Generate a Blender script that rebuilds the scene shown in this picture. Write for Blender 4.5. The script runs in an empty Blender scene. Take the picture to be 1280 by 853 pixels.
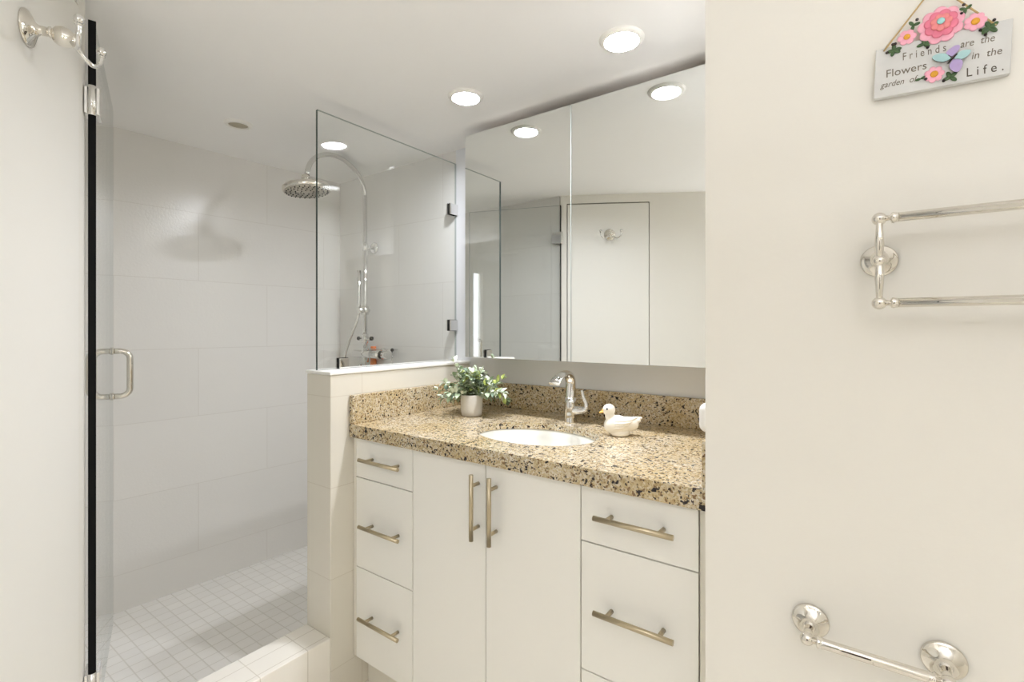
import bpy, bmesh, math, random
from mathutils import Vector, Matrix

# ------------------------------------------------------------------ camera, world, exposure
scene = bpy.context.scene
COL = scene.collection
CAM_H = 1.26
cam_data = bpy.data.cameras.new('camera')
cam = bpy.data.objects.new('camera', cam_data)
COL.objects.link(cam)
cam.location = (0, 0, CAM_H)
cam.rotation_euler = (math.radians(90), 0, math.radians(36.1))
cam_data.sensor_width = 36
cam_data.sensor_fit = 'HORIZONTAL'
cam_data.lens = 617.85 / 1280 * 36
cam_data.shift_y = -(426.5 - 410.7) / 1280
cam_data.clip_start = 0.02
scene.camera = cam
scene.view_settings.view_transform = 'Standard'
scene.view_settings.look = 'None'
scene.view_settings.gamma = 1
scene.view_settings.use_curve_mapping = False
scene.view_settings.exposure = 0.30
scene.cycles.max_bounces = 16
scene.cycles.diffuse_bounces = 8
scene.cycles.glossy_bounces = 8
scene.cycles.transparent_max_bounces = 24
scene.cycles.caustics_reflective = False
scene.cycles.caustics_refractive = False
scene.cycles.sample_clamp_indirect = 6
LAMP = 470.0          # strength of a lit downlight lens
UPLIGHT_FILL = 120.0        # strength of the uplighter added to brighten the ceiling

world = bpy.data.worlds.new('daylight')
scene.world = world
world.use_nodes = True
bg = world.node_tree.nodes['Background']
bg.inputs['Color'].default_value = (0.95, 0.98, 1.06, 1)
bg.inputs['Strength'].default_value = 9.0

# ------------------------------------------------------------------ materials
def srgb(r, g, b):
    def f(c):
        c /= 255
        return c / 12.92 if c <= 0.04045 else ((c + 0.055) / 1.055) ** 2.4
    return (f(r), f(g), f(b), 1)

def new_mat(name):
    m = bpy.data.materials.new(name)
    m.use_nodes = True
    nt = m.node_tree
    return m, nt, nt.nodes['Principled BSDF']

def N(nt, kind, **kw):
    n = nt.nodes.new(kind)
    for k, v in kw.items():
        if k in n.inputs:
            n.inputs[k].default_value = v
        else:
            setattr(n, k, v)
    return n

def plain(name, col, rough=0.5, metal=0.0, var=0.0, scale=20, bump=0.0, bump_scale=200, spec=0.5, emit=None):
    m, nt, p = new_mat(name)
    p.inputs['Base Color'].default_value = col
    p.inputs['Roughness'].default_value = rough
    p.inputs['Metallic'].default_value = metal
    p.inputs['Specular IOR Level'].default_value = spec
    tc = N(nt, 'ShaderNodeTexCoord')
    if var > 0:
        no = N(nt, 'ShaderNodeTexNoise', Scale=scale, Detail=3.0)
        nt.links.new(tc.outputs['Object'], no.inputs['Vector'])
        mx = N(nt, 'ShaderNodeMix', data_type='RGBA')
        mx.inputs[6].default_value = tuple(c * (1 - var) for c in col[:3]) + (1,)
        mx.inputs[7].default_value = tuple(min(1, c * (1 + var)) for c in col[:3]) + (1,)
        nt.links.new(no.outputs['Fac'], mx.inputs[0])
        nt.links.new(mx.outputs[2], p.inputs['Base Color'])
    if bump > 0:
        nb = N(nt, 'ShaderNodeTexNoise', Scale=bump_scale, Detail=2.0)
        nt.links.new(tc.outputs['Object'], nb.inputs['Vector'])
        b = N(nt, 'ShaderNodeBump', Strength=bump, Distance=0.002)
        nt.links.new(nb.outputs['Fac'], b.inputs['Height'])
        nt.links.new(b.outputs['Normal'], p.inputs['Normal'])
    if emit:
        p.inputs['Emission Color'].default_value = emit[0]
        p.inputs['Emission Strength'].default_value = emit[1]
    return m

def tiles(name, col, grout, w, h, off, axis, rough, shift=(0, 0), mortar=0.003, bump=0.25, var=0.012, wave=0.0):
    """Rectangular tiles; axis says which object axes carry the tile's width and height."""
    m, nt, p = new_mat(name)
    tc = N(nt, 'ShaderNodeTexCoord')
    sx = N(nt, 'ShaderNodeSeparateXYZ')
    nt.links.new(tc.outputs['Object'], sx.inputs[0])
    cb = N(nt, 'ShaderNodeCombineXYZ')
    for k in (0, 1):
        ad = N(nt, 'ShaderNodeMath', operation='ADD')
        ad.inputs[1].default_value = shift[k]
        nt.links.new(sx.outputs[axis[k]], ad.inputs[0])
        nt.links.new(ad.outputs[0], cb.inputs[k])
    br = N(nt, 'ShaderNodeTexBrick', offset=off, squash=1.0)
    br.inputs['Scale'].default_value = 1.0
    br.inputs['Brick Width'].default_value = w
    br.inputs['Row Height'].default_value = h
    br.inputs['Mortar Size'].default_value = mortar
    br.inputs['Mortar Smooth'].default_value = 0.3
    br.inputs['Color1'].default_value = tuple(c * (1 - var) for c in col[:3]) + (1,)
    br.inputs['Color2'].default_value = tuple(c * (1 + var) for c in col[:3]) + (1,)
    br.inputs['Mortar'].default_value = grout
    nt.links.new(cb.outputs[0], br.inputs['Vector'])
    nt.links.new(br.outputs['Color'], p.inputs['Base Color'])
    p.inputs['Roughness'].default_value = rough
    b = N(nt, 'ShaderNodeBump', Strength=bump, Distance=0.002, invert=True)
    nt.links.new(br.outputs['Fac'], b.inputs['Height'])
    last = b
    if wave > 0:
        nz = N(nt, 'ShaderNodeTexNoise', Scale=110.0, Detail=2.0)
        nt.links.new(tc.outputs['Object'], nz.inputs['Vector'])
        b2 = N(nt, 'ShaderNodeBump', Strength=wave, Distance=0.002)
        nt.links.new(nz.outputs['Fac'], b2.inputs['Height'])
        nt.links.new(b.outputs['Normal'], b2.inputs['Normal'])
        last = b2
    nt.links.new(last.outputs['Normal'], p.inputs['Normal'])
    return m

def granite(name):
    m, nt, p = new_mat(name)
    tc = N(nt, 'ShaderNodeTexCoord')
    v1 = N(nt, 'ShaderNodeTexVoronoi', Scale=230.0)
    nt.links.new(tc.outputs['Object'], v1.inputs['Vector'])
    sep = N(nt, 'ShaderNodeSeparateColor')
    nt.links.new(v1.outputs['Color'], sep.inputs[0])
    r1 = N(nt, 'ShaderNodeValToRGB')
    e = r1.color_ramp.elements
    r1.color_ramp.interpolation = 'LINEAR'
    e[0].position = 0.0; e[0].color = srgb(166, 148, 114)
    e[1].position = 1.0; e[1].color = srgb(212, 205, 190)
    for pos, c in ((0.25, (188, 170, 136)), (0.5, (196, 182, 152)), (0.75, (203, 192, 170))):
        x = e.new(pos); x.color = srgb(*c)
    nt.links.new(sep.outputs[0], r1.inputs['Fac'])
    # large drifts of paler and of golden stone
    n2 = N(nt, 'ShaderNodeTexNoise', Scale=9.0, Detail=3.0)
    nt.links.new(tc.outputs['Object'], n2.inputs['Vector'])
    mx = N(nt, 'ShaderNodeMix', data_type='RGBA', blend_type='MULTIPLY')
    r2 = N(nt, 'ShaderNodeValToRGB')
    r2.color_ramp.elements[0].position = 0.35; r2.color_ramp.elements[0].color = (0.93, 0.86, 0.70, 1)
    r2.color_ramp.elements[1].position = 0.65; r2.color_ramp.elements[1].color = (1, 1, 1, 1)
    nt.links.new(n2.outputs['Fac'], r2.inputs['Fac'])
    mx.inputs[0].default_value = 1.0
    nt.links.new(r1.outputs['Color'], mx.inputs[6])
    nt.links.new(r2.outputs['Color'], mx.inputs[7])
    last = mx.outputs[2]
    for sc, th, col in ((120.0, 0.64, (128, 102, 72)), (170.0, 0.645, (56, 44, 40)), (78.0, 0.652, (36, 28, 30))):
        n3 = N(nt, 'ShaderNodeTexNoise', Scale=sc, Detail=1.5, Roughness=0.5)
        nt.links.new(tc.outputs['Object'], n3.inputs['Vector'])
        rr = N(nt, 'ShaderNodeValToRGB')
        rr.color_ramp.elements[0].position = th - 0.02; rr.color_ramp.elements[0].color = (0, 0, 0, 1)
        rr.color_ramp.elements[1].position = th + 0.015; rr.color_ramp.elements[1].color = (1, 1, 1, 1)
        nt.links.new(n3.outputs['Fac'], rr.inputs['Fac'])
        m3 = N(nt, 'ShaderNodeMix', data_type='RGBA')
        nt.links.new(rr.outputs['Color'], m3.inputs[0])
        nt.links.new(last, m3.inputs[6])
        m3.inputs[7].default_value = srgb(*col)
        last = m3.outputs[2]
    nt.links.new(last, p.inputs['Base Color'])
    p.inputs['Roughness'].default_value = 0.12
    return m

def clear_glass(name, tint, ior=1.5):
    """A pane: straight-through transmission and a mirror reflection by Fresnel at each face."""
    m = bpy.data.materials.new(name)
    m.use_nodes = True
    nt = m.node_tree
    nt.nodes.clear()
    out = N(nt, 'ShaderNodeOutputMaterial')
    geo = N(nt, 'ShaderNodeNewGeometry')
    mi = N(nt, 'ShaderNodeMix', data_type='FLOAT')
    mi.inputs[2].default_value = ior
    mi.inputs[3].default_value = 1.0 / ior
    nt.links.new(geo.outputs['Backfacing'], mi.inputs[0])
    fr = N(nt, 'ShaderNodeFresnel')
    nt.links.new(mi.outputs[0], fr.inputs['IOR'])
    tr = N(nt, 'ShaderNodeBsdfTransparent')
    tr.inputs['Color'].default_value = tint
    gl = N(nt, 'ShaderNodeBsdfGlossy')
    gl.inputs['Roughness'].default_value = 0.0
    gl.inputs['Color'].default_value = (1, 1, 1, 1)
    ms = N(nt, 'ShaderNodeMixShader')
    nt.links.new(fr.outputs[0], ms.inputs[0])
    nt.links.new(tr.outputs[0], ms.inputs[1])
    nt.links.new(gl.outputs[0], ms.inputs[2])
    nt.links.new(ms.outputs[0], out.inputs['Surface'])
    return m

M = {}
M['wall'] = plain('cream_wall_paint', srgb(234, 231, 223), 0.4, var=0.012, scale=6, bump=0.12, bump_scale=90)
M['wall_grey'] = plain('pale_grey_wall_paint', srgb(226, 228, 230), 0.5, var=0.01, scale=5, bump=0.05)
M['ceiling'] = plain('white_ceiling_paint', srgb(246, 245, 243), 0.7, var=0.006, scale=4)
M['tile_left'] = tiles('large_white_wall_tile', srgb(231, 229, 225), srgb(222, 219, 214), 0.61, 0.305, 0.5, ('Y', 'Z'), 0.21, shift=(0.25, 0.05), mortar=0.0018, bump=0.1, wave=0.20)
M['tile_back'] = tiles('large_white_wall_tile_far', srgb(231, 229, 225), srgb(222, 219, 214), 0.61, 0.305, 0.5, ('X', 'Z'), 0.21, shift=(0.1, 0.05), mortar=0.0018, bump=0.1, wave=0.20)
M['tile_pony'] = tiles('cream_half_wall_tile', srgb(218, 213, 200), srgb(206, 199, 184), 0.61, 0.305, 0.0, ('Y', 'Z'), 0.25, shift=(0.12, 0.19), mortar=0.0015, bump=0.1)
M['tile_curb'] = tiles('cream_curb_tile', srgb(236, 232, 223), srgb(212, 206, 194), 0.07, 0.152, 0.0, ('X', 'Y'), 0.22, shift=(0.007, 0.02), mortar=0.0018, bump=0.2)
M['mosaic'] = tiles('white_mosaic_tile', srgb(244, 242, 238), srgb(226, 223, 216), 0.054, 0.054, 0.0, ('X', 'Y'), 0.35, mortar=0.0022, bump=0.4, var=0.02)
M['floor'] = tiles('beige_floor_tile', srgb(230, 225, 214), srgb(200, 192, 178), 0.33, 0.33, 0.0, ('X', 'Y'), 0.3, mortar=0.003)
M['cabinet'] = plain('cream_lacquer', srgb(236, 234, 227), 0.33, var=0.006, scale=3)
M['carcass'] = plain('cream_cabinet_board', srgb(226, 222, 211), 0.5)
M['nickel'] = plain('brushed_nickel', (0.54, 0.46, 0.32, 1), 0.30, 1.0, var=0.05, scale=60)
M['chrome'] = plain('polished_chrome', (0.77, 0.765, 0.75, 1), 0.035, 1.0)
M['chrome_warm'] = plain('polished_nickel', (0.76, 0.73, 0.67, 1), 0.035, 1.0)
M['dark_metal'] = plain('dark_metal_gap', (0.02, 0.02, 0.02, 1), 0.4, 0.6)
M['rubber'] = plain('black_rubber', (0.004, 0.004, 0.004, 1), 0.6, spec=0.15)
M['nozzle'] = plain('shower_nozzle_face', (0.50, 0.47, 0.40, 1), 0.35, 0.8, var=0.5, scale=160)
M['mirror'] = plain('silvered_mirror', (0.90, 0.915, 0.90, 1), 0.0, 1.0)
M['mirror_edge'] = plain('mirror_ground_edge', (0.62, 0.66, 0.64, 1), 0.5)
M['dimmed_top'] = plain('darkened_cabinet_top', srgb(172, 160, 144), 0.8)  # cabinet top darkened to cut light bounced onto the ceiling
M['white_board'] = plain('white_cabinet_side', srgb(232, 231, 227), 0.4)
M['glass'] = clear_glass('clear_shower_glass', (0.985, 0.992, 0.988, 1))
M['glass_edge'] = plain('dark_reflection_glass_edge', (0.06, 0.085, 0.08, 1), 0.12)  # front edge: its dark reflection is put into the colour
M['glass_rim'] = plain('grey_green_glass_rim', (0.42, 0.46, 0.44, 1), 0.15)
M['granite'] = granite('speckled_tan_granite')
M['porcelain'] = plain('white_porcelain', srgb(228, 227, 220), 0.12)
M['dark_wood'] = plain('dark_timber', srgb(58, 42, 34), 0.45, var=0.2, scale=12)
M['lens'] = plain('lit_downlight_lens', (1, 1, 1, 1), 0.5, emit=((0.97, 0.99, 1.06, 1), LAMP))
M['uplight_fill'] = plain('added_fill_diffuser', (1, 1, 1, 1), 0.5, emit=((0.97, 0.99, 1.06, 1), UPLIGHT_FILL))
M['trim_white'] = plain('white_trim', srgb(238, 236, 230), 0.4)
M['baffle'] = plain('grey_baffle', srgb(176, 168, 148), 0.5)
M['orange'] = plain('orange_plastic', srgb(232, 120, 40), 0.35)
M['pot'] = plain('stone_grey_pot', srgb(206, 202, 194), 0.7, var=0.05, scale=60, bump=0.15)
M['soil'] = plain('dark_moss', srgb(60, 58, 44), 0.9, var=0.3, scale=90, bump=0.5)
M['leaf_a'] = plain('sage_leaf', srgb(166, 184, 152), 0.6, var=0.25, scale=45)
M['leaf_b'] = plain('frosted_leaf', srgb(212, 220, 200), 0.65, var=0.15, scale=45)
M['leaf_c'] = plain('yellow_green_leaf', srgb(164, 176, 92), 0.55, var=0.2, scale=45)
M['leaf_d'] = plain('deep_green_leaf', srgb(98, 116, 94), 0.6, var=0.25, scale=45)
M['stem'] = plain('green_stem', srgb(104, 112, 80), 0.7)
M['duck'] = plain('glazed_white_ceramic', srgb(240, 234, 220), 0.22, var=0.02, scale=40)
M['duck_edge'] = plain('ivory_wing_glaze', srgb(232, 218, 182), 0.3)
M['beak'] = plain('yellow_glaze', srgb(232, 186, 96), 0.3)
M['eye'] = plain('dark_blue_eye', srgb(28, 36, 54), 0.15)
M['white_plastic'] = plain('white_plastic', srgb(244, 243, 240), 0.3)
M['clear_plastic'] = clear_glass('clear_refill_glass', (0.96, 0.95, 0.90, 1), 1.4)
M['board'] = plain('whitewashed_wood', srgb(214, 214, 212), 0.7, var=0.10, scale=26, bump=0.2)
M['cord'] = plain('natural_twine', srgb(196, 170, 120), 0.8, var=0.1, scale=200)
M['pink'] = plain('deep_pink_petal', srgb(230, 124, 150), 0.4, var=0.12, scale=70)
M['pink_light'] = plain('pale_pink_petal', srgb(244, 176, 196), 0.4, var=0.10, scale=70)
M['coral'] = plain('coral_petal', srgb(236, 138, 140), 0.4, var=0.1, scale=70)
M['gold'] = plain('golden_centre', srgb(226, 164, 48), 0.5, var=0.1, scale=300)
M['gem'] = plain('aqua_gem', srgb(168, 224, 224), 0.08)
M['sign_leaf'] = plain('dark_leaf_enamel', srgb(62, 92, 50), 0.35, var=0.3, scale=120)
M['bead'] = plain('dark_berry_bead', srgb(40, 24, 26), 0.25)
M['wing_a'] = plain('lilac_wing', srgb(178, 158, 206), 0.4, var=0.12, scale=90)
M['wing_b'] = plain('aqua_wing', srgb(168, 206, 208), 0.4, var=0.12, scale=90)
M['ink'] = plain('grey_brown_lettering', srgb(118, 110, 96), 0.7)
M['ink_dark'] = plain('dark_lettering', srgb(84, 76, 64), 0.7)

# ------------------------------------------------------------------ mesh helpers
def add_box(bm, x0, x1, y0, y1, z0, z1, mi=0):
    vs = [bm.verts.new((x, y, z)) for x in (x0, x1) for y in (y0, y1) for z in (z0, z1)]
    fs = []
    for q in ((0, 1, 3, 2), (4, 6, 7, 5), (0, 4, 5, 1), (2, 3, 7, 6), (0, 2, 6, 4), (1, 5, 7, 3)):
        f = bm.faces.new([vs[i] for i in q]); f.material_index = mi; fs.append(f)
    return fs

def add_prism(bm, pts, z0, z1, mi=0):
    lo = [bm.verts.new((x, y, z0)) for x, y in pts]
    hi = [bm.verts.new((x, y, z1)) for x, y in pts]
    n = len(pts)
    bm.faces.new(hi).material_index = mi
    bm.faces.new(lo[::-1]).material_index = mi
    for i in range(n):
        f = bm.faces.new((lo[i], lo[(i + 1) % n], hi[(i + 1) % n], hi[i])); f.material_index = mi

def add_tube(bm, pts, r, seg=14, mi=0, cap=True):
    """A round tube through pts; r is one radius or one per point."""
    pts = [Vector(p) for p in pts]
    rs = r if isinstance(r, (list, tuple)) else [r] * len(pts)
    rings = []
    up = None
    for i, p in enumerate(pts):
        t = (pts[min(i + 1, len(pts) - 1)] - pts[max(i - 1, 0)]).normalized()
        if up is None:
            up = t.orthogonal().normalized()
        else:
            up = (up - t * up.dot(t)).normalized()
        sd = t.cross(up)
        rings.append([bm.verts.new(p + (up * math.cos(a) + sd * math.sin(a)) * rs[i]) for a in (2 * math.pi * k / seg for k in range(seg))])
    for a, b in zip(rings, rings[1:]):
        for k in range(seg):
            f = bm.faces.new((a[k], a[(k + 1) % seg], b[(k + 1) % seg], b[k])); f.smooth = True; f.material_index = mi
    if cap:
        bm.faces.new(rings[0][::-1]).material_index = mi
        bm.faces.new(rings[-1]).material_index = mi
    return rings

def add_lathe(bm, base, axis, prof, seg=32, mi=0, close=True):
    """prof: (radius, height along axis) pairs, swept around axis from base."""
    base = Vector(base); ax = Vector(axis).normalized()
    u = ax.orthogonal().normalized(); v = ax.cross(u)
    rings = []
    for r, hh in prof:
        c = base + ax * hh
        if r < 1e-6:
            rings.append([bm.verts.new(c)])
        else:
            rings.append([bm.verts.new(c + (u * math.cos(a) + v * math.sin(a)) * r) for a in (2 * math.pi * k / seg for k in range(seg))])
    for a, b in zip(rings, rings[1:]):
        for k in range(seg):
            k2 = (k + 1) % seg
            if len(a) == 1 and len(b) == 1:
                continue
            if len(a) == 1:
                f = bm.faces.new((a[0], b[k2], b[k]))
            elif len(b) == 1:
                f = bm.faces.new((a[k], a[k2], b[0]))
            else:
                f = bm.faces.new((a[k], a[k2], b[k2], b[k]))
            f.smooth = True; f.material_index = mi
    if close:
        if len(rings[0]) > 1: bm.faces.new(rings[0][::-1]).material_index = mi
        if len(rings[-1]) > 1: bm.faces.new(rings[-1]).material_index = mi

def add_ball(bm, c, r, mi=0, seg=20, scale=(1, 1, 1), rot=None):
    mat = Matrix.Translation(Vector(c))
    if rot is not None: mat = mat @ rot
    mat = mat @ Matrix.Diagonal((scale[0], scale[1], scale[2], 1))
    g = bmesh.ops.create_uvsphere(bm, u_segments=seg, v_segments=max(8, seg * 2 // 3), radius=r, matrix=mat)
    done = set()
    for v in g['verts']:
        for f in v.link_faces:
            if f not in done:
                done.add(f); f.smooth = True; f.material_index = mi

def spline(pts, n=8):
    """Catmull-Rom through pts."""
    P = [Vector(p) for p in pts]
    P = [P[0] * 2 - P[1]] + P + [P[-1] * 2 - P[-2]]
    out = []
    for i in range(1, len(P) - 2):
        for k in range(n):
            t = k / n
            a, b, c, d = P[i - 1], P[i], P[i + 1], P[i + 2]
            out.append(0.5 * (2 * b + (c - a) * t + (2 * a - 5 * b + 4 * c - d) * t * t + (3 * b - a - 3 * c + d) * t ** 3))
    out.append(P[-2])
    return out

def obj(name, bm, mats, parent=None, bevel=0, origin=None, seg=2):
    if not isinstance(mats, (list, tuple)): mats = [mats]
    bmesh.ops.recalc_face_normals(bm, faces=bm.faces[:])
    me = bpy.data.meshes.new(name)
    bm.to_mesh(me); bm.free()
    for m in mats: me.materials.append(m)
    o = bpy.data.objects.new(name, me)
    COL.objects.link(o)
    if parent is not None:
        o.parent = parent
        base = world_of(parent)
        o.matrix_parent_inverse = Matrix.Identity(4)
        me.transform(Matrix.Translation(-base))
    elif origin is not None:
        me.transform(Matrix.Translation(-Vector(origin)))
        o.location = origin
    if bevel:
        md = o.modifiers.new('bevel', 'BEVEL')
        md.width = bevel; md.segments = seg; md.limit_method = 'ANGLE'; md.angle_limit = math.radians(40)
        for p in me.polygons: p.use_smooth = True
        md.harden_normals = True
    return o

def world_of(o):
    v = Vector((0, 0, 0))
    while o is not None:
        v += Vector(o.location); o = o.parent
    return v

def thing(name, label, cat, loc=(0, 0, 0), group=None):
    o = bpy.data.objects.new(name, None)
    COL.objects.link(o)
    o.location = loc
    o.empty_display_size = 0.05
    o['label'] = label; o['category'] = cat
    if group: o['group'] = group
    return o

def tag(o, label, cat, group=None):
    o['label'] = label; o['category'] = cat
    if group: o['group'] = group
    return o

def struct(name, bm, mats, bevel=0, parent=None, label=None):
    o = obj(name, bm, mats, parent, bevel)
    o['kind'] = 'structure'
    if label: o['label'] = label
    return o

def box_obj(name, b, mat, parent=None, bevel=0):
    bm = bmesh.new(); add_box(bm, *b)
    return obj(name, bm, mat, parent, bevel)

# ------------------------------------------------------------------ key measures (metres)
Y_BACK = 1.679          # vanity / shower far wall
Z_CEIL = 2.0755
X_GLASS = -1.5428
PONY = (-1.5975, -1.458, 0.974, Y_BACK)   # x0, x1, y0, y1
Z_PONY = 1.115
X_ALC = -0.263          # alcove side wall
Y_TOWEL = 1.0           # wall with towel bars
Z_PAN = 0.103
DIAG0 = Vector((-1.55, 0.36, 0)); DIAG_DIR = Vector((0.8687, -0.4953, 0)); DIAG_N = Vector((0.4953, 0.8687, 0))

# ------------------------------------------------------------------ the room
bm = bmesh.new(); add_box(bm, -1.62, 2.5, -5.3, 1.75, -0.06, 0.0)
struct('floor', bm, M['floor'])
bm = bmesh.new(); add_box(bm, -2.65, -1.62, 0.2, 1.75, -0.06, Z_PAN)
struct('floor.001', bm, M['mosaic'], label='shower floor of small white square mosaic tiles')
bm = bmesh.new(); add_box(bm, -2.7, 2.5, -0.6, 1.8, Z_CEIL, 2.5)
struct('ceiling', bm, M['ceiling'])
bm = bmesh.new(); add_box(bm, -2.7, 2.5, -5.3, -0.6, 2.45, 2.5)
struct('ceiling.001', bm, M['ceiling'])
bm = bmesh.new(); add_box(bm, -1.5428, 2.5, Y_BACK, 1.8, 0, Z_CEIL)
struct('wall_back', bm, M['wall_grey'])
bm = bmesh.new(); add_box(bm, -2.7, -1.5428, Y_BACK, 1.8, 0, Z_CEIL)
struct('wall_back.001', bm, M['tile_back'], label='tiled far wall of the shower')
bm = bmesh.new(); add_prism(bm, [(-2.503, 0.2), (-2.423, Y_BACK), (-2.7, Y_BACK), (-2.7, 0.2)], 0, Z_CEIL)
struct('wall_left', bm, M['tile_left'], label='shower wall of large white tiles')
bm = bmesh.new(); add_box(bm, -2.7, -1.56, 0.2, 0.352, 0, Z_CEIL)
struct('wall_front', bm, M['tile_back'], label='tiled near wall of the shower')
bm = bmesh.new(); add_box(bm, X_ALC, 2.5, Y_TOWEL, Y_BACK, 0, Z_CEIL)
struct('wall_right', bm, M['wall'], label='cream wall with the chrome towel bars')
# slanting wall with the flush door, seen close at the edge and again in the mirror
def dpt(t, n=0.0):
    p = DIAG0 + DIAG_DIR * t + DIAG_N * n
    return (p.x, p.y)
DOOR_T0, DOOR_T1, DOOR_Z = 0.040, 0.535, 2.025
bm = bmesh.new()
add_prism(bm, [dpt(0), dpt(DOOR_T0), dpt(DOOR_T0, -0.1), dpt(0, -0.1)], 0, Z_CEIL)
add_prism(bm, [dpt(DOOR_T1), dpt(0.98), dpt(0.98, -0.1), dpt(DOOR_T1, -0.1)], 0, Z_CEIL)
add_prism(bm, [dpt(DOOR_T0), dpt(DOOR_T1), dpt(DOOR_T1, -0.1), dpt(DOOR_T0, -0.1)], DOOR_Z, Z_CEIL)
struct('wall_diagonal', bm, M['wall'], label='cream slanting wall around the flush door')
bm = bmesh.new()
add_prism(bm, [dpt(DOOR_T0 + 0.004, 0.002), dpt(DOOR_T1 - 0.004, 0.002), dpt(DOOR_T1 - 0.004, -0.035), dpt(DOOR_T0 + 0.004, -0.035)], 0.008, DOOR_Z - 0.007)
bm2 = bmesh.new()
add_prism(bm2, [dpt(-0.02, -0.1), dpt(1.0, -0.1), dpt(1.0, -0.13), dpt(-0.02, -0.13)], 0, Z_CEIL)  # board added behind the door gap to block sky light
struct('door_backing', bm2, M['wall'], label='unseen backing board added behind the flush door to block sky light')
struct('door_1', bm, M['cabinet'], bevel=0.002, label='flush cream closet door')
x, y = dpt(0.98)
bm = bmesh.new(); add_prism(bm, [(x, y), (x, -5.2), (x - 0.1, -5.2), (x - 0.1, y)], 0, 2.45)
struct('wall_hall', bm, M['wall'])
# hallway behind the photographer, its daylight window, and one added for light
Y_END = -5.2
def windowed(name, holes, lo, hi, zhi, mk):
    """A wall with rectangular openings: holes are (a0, a1, z0, z1) along the wall."""
    bm = bmesh.new()
    cur = lo
    for a0, a1, z0, z1 in sorted(holes):
        mk(bm, cur, a0, 0, zhi)
        mk(bm, a0, a1, 0, z0); mk(bm, a0, a1, z1, zhi)
        cur = a1
    mk(bm, cur, hi, 0, zhi)
    return struct(name, bm, M['wall'])
side = lambda bm, a, b, z0, z1: add_box(bm, 2.4, 2.5, a, b, z0, z1)
end = lambda bm, a, b, z0, z1: add_box(bm, a, b, Y_END - 0.1, Y_END, z0, z1)
SIDE_HOLES = [(-3.66, -3.42, 0.74, 2.24)]
END_HOLES = [(1.50, 1.85, 1.0, 2.24)]  # opening added to bring in more daylight
windowed('wall_side', SIDE_HOLES, Y_END, 1.0, 2.45, side)
windowed('wall_end', END_HOLES, -1.0, 2.5, 2.45, end)
for k, (a0, a1, z0, z1) in enumerate(SIDE_HOLES):
    bm = bmesh.new()
    for a in (a0, a1 - .03): add_box(bm, 2.43, 2.47, a, a + .03, z0, z1)
    for z in (z0, z1 - .03): add_box(bm, 2.435, 2.465, a0 + .03, a1 - .03, z, z + .03)
    struct('window_%d' % (k + 1), bm, M['trim_white'])
a0, a1, z0, z1 = END_HOLES[0]
bm = bmesh.new()
for a in (a0, (a0 + a1) / 2, a1 - .04): add_box(bm, a, a + .04, Y_END - .07, Y_END - .03, z0, z1)
for z in (z0, z1 - .04): add_box(bm, a0 + .04, a1 - .04, Y_END - .065, Y_END - .035, z, z + .04)
struct('window_2', bm, M['trim_white'])  # unseen end window, added for its light
# unseen partition and dark door, added for the chrome to reflect
bm = bmesh.new()
add_box(bm, -0.69, 0.05, -2.7, -2.6, 0, 2.45); add_box(bm, 0.95, 1.05, -2.7, -2.6, 0, 2.45); add_box(bm, 0.05, 0.95, -2.7, -2.6, 2.04, 2.45)
struct('added_partition', bm, M['wall'])
bm = bmesh.new(); add_box(bm, 0.055, 0.945, -2.65, -2.61, 0.008, 2.035)
d2 = struct('added_dark_door', bm, M['dark_wood'], bevel=0.002, label='unseen dark timber door added for the chrome to reflect')
bm = bmesh.new(); add_tube(bm, [(0.12, -2.61, 1.0), (0.12, -2.56, 1.0), (0.23, -2.555, 1.0)], 0.009, 12)
obj('door_handle', bm, M['chrome'], d2)
# half wall and curb
bm = bmesh.new(); add_box(bm, PONY[0], PONY[1], PONY[2], PONY[3], 0, Z_PONY - 0.012)
struct('wall_half', bm, M['tile_pony'], bevel=0.003, label='tiled half wall between shower and vanity')
bm = bmesh.new(); add_box(bm, PONY[0] - 0.004, PONY[1] + 0.004, PONY[2] - 0.004, PONY[3], Z_PONY - 0.012, Z_PONY)
struct('trim_1', bm, M['trim_white'], bevel=0.003, label='white capping of the half wall')
bm = bmesh.new(); add_box(bm, PONY[0], PONY[1], 0.352, PONY[2], 0, 0.228)
struct('trim_2', bm, M['tile_curb'], bevel=0.003, label='white tiled shower curb')

# ------------------------------------------------------------------ downlights
def downlight(x, y, z, lit, label, r=0.047):
    t = thing('ceiling_light' if lit else 'recessed_light', label, 'ceiling light', (x, y, z), 'recessed ceiling lights' if lit else None)
    bm = bmesh.new()
    add_lathe(bm, (x, y, z), (0, 0, -1), [(r, 0.0), (r, 0.008), (r + 0.002, 0.010), (r + 0.012, 0.006), (r + 0.016, 0.0)], 40, close=False)
    obj('trim_ring', bm, M['trim_white'], t)
    bm = bmesh.new()
    if lit:
        add_lathe(bm, (x, y, z), (0, 0, -1), [(r - 0.0005, 0.0004), (r - 0.0005, 0.0015), (r * 0.8, 0.0022), (0, 0.0026)], 40)
        obj('lens', bm, M['lens'], t)
    else:
        add_lathe(bm, (x, y, z), (0, 0, -1), [(r - 0.0005, 0.0005), (r - 0.0005, 0.004), (r * 0.8, 0.0015), (0, 0.001)], 40)
        obj('baffle', bm, M['baffle'], t)
    return t
downlight(-0.571, 1.3075, Z_CEIL, True, 'lit round ceiling downlight nearest the cream wall, above the duck')
downlight(-1.155, 1.3075, Z_CEIL, True, 'lit round ceiling downlight above the plant, beside the shower glass')
downlight(-2.042, 0.949, Z_CEIL, False, 'small unlit recessed fitting in the shower ceiling', 0.036)
# the room's further downlights, behind the photographer
downlight(0.88, -1.67, 2.45, True, 'lit downlight in the hallway ceiling near the window')

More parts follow.
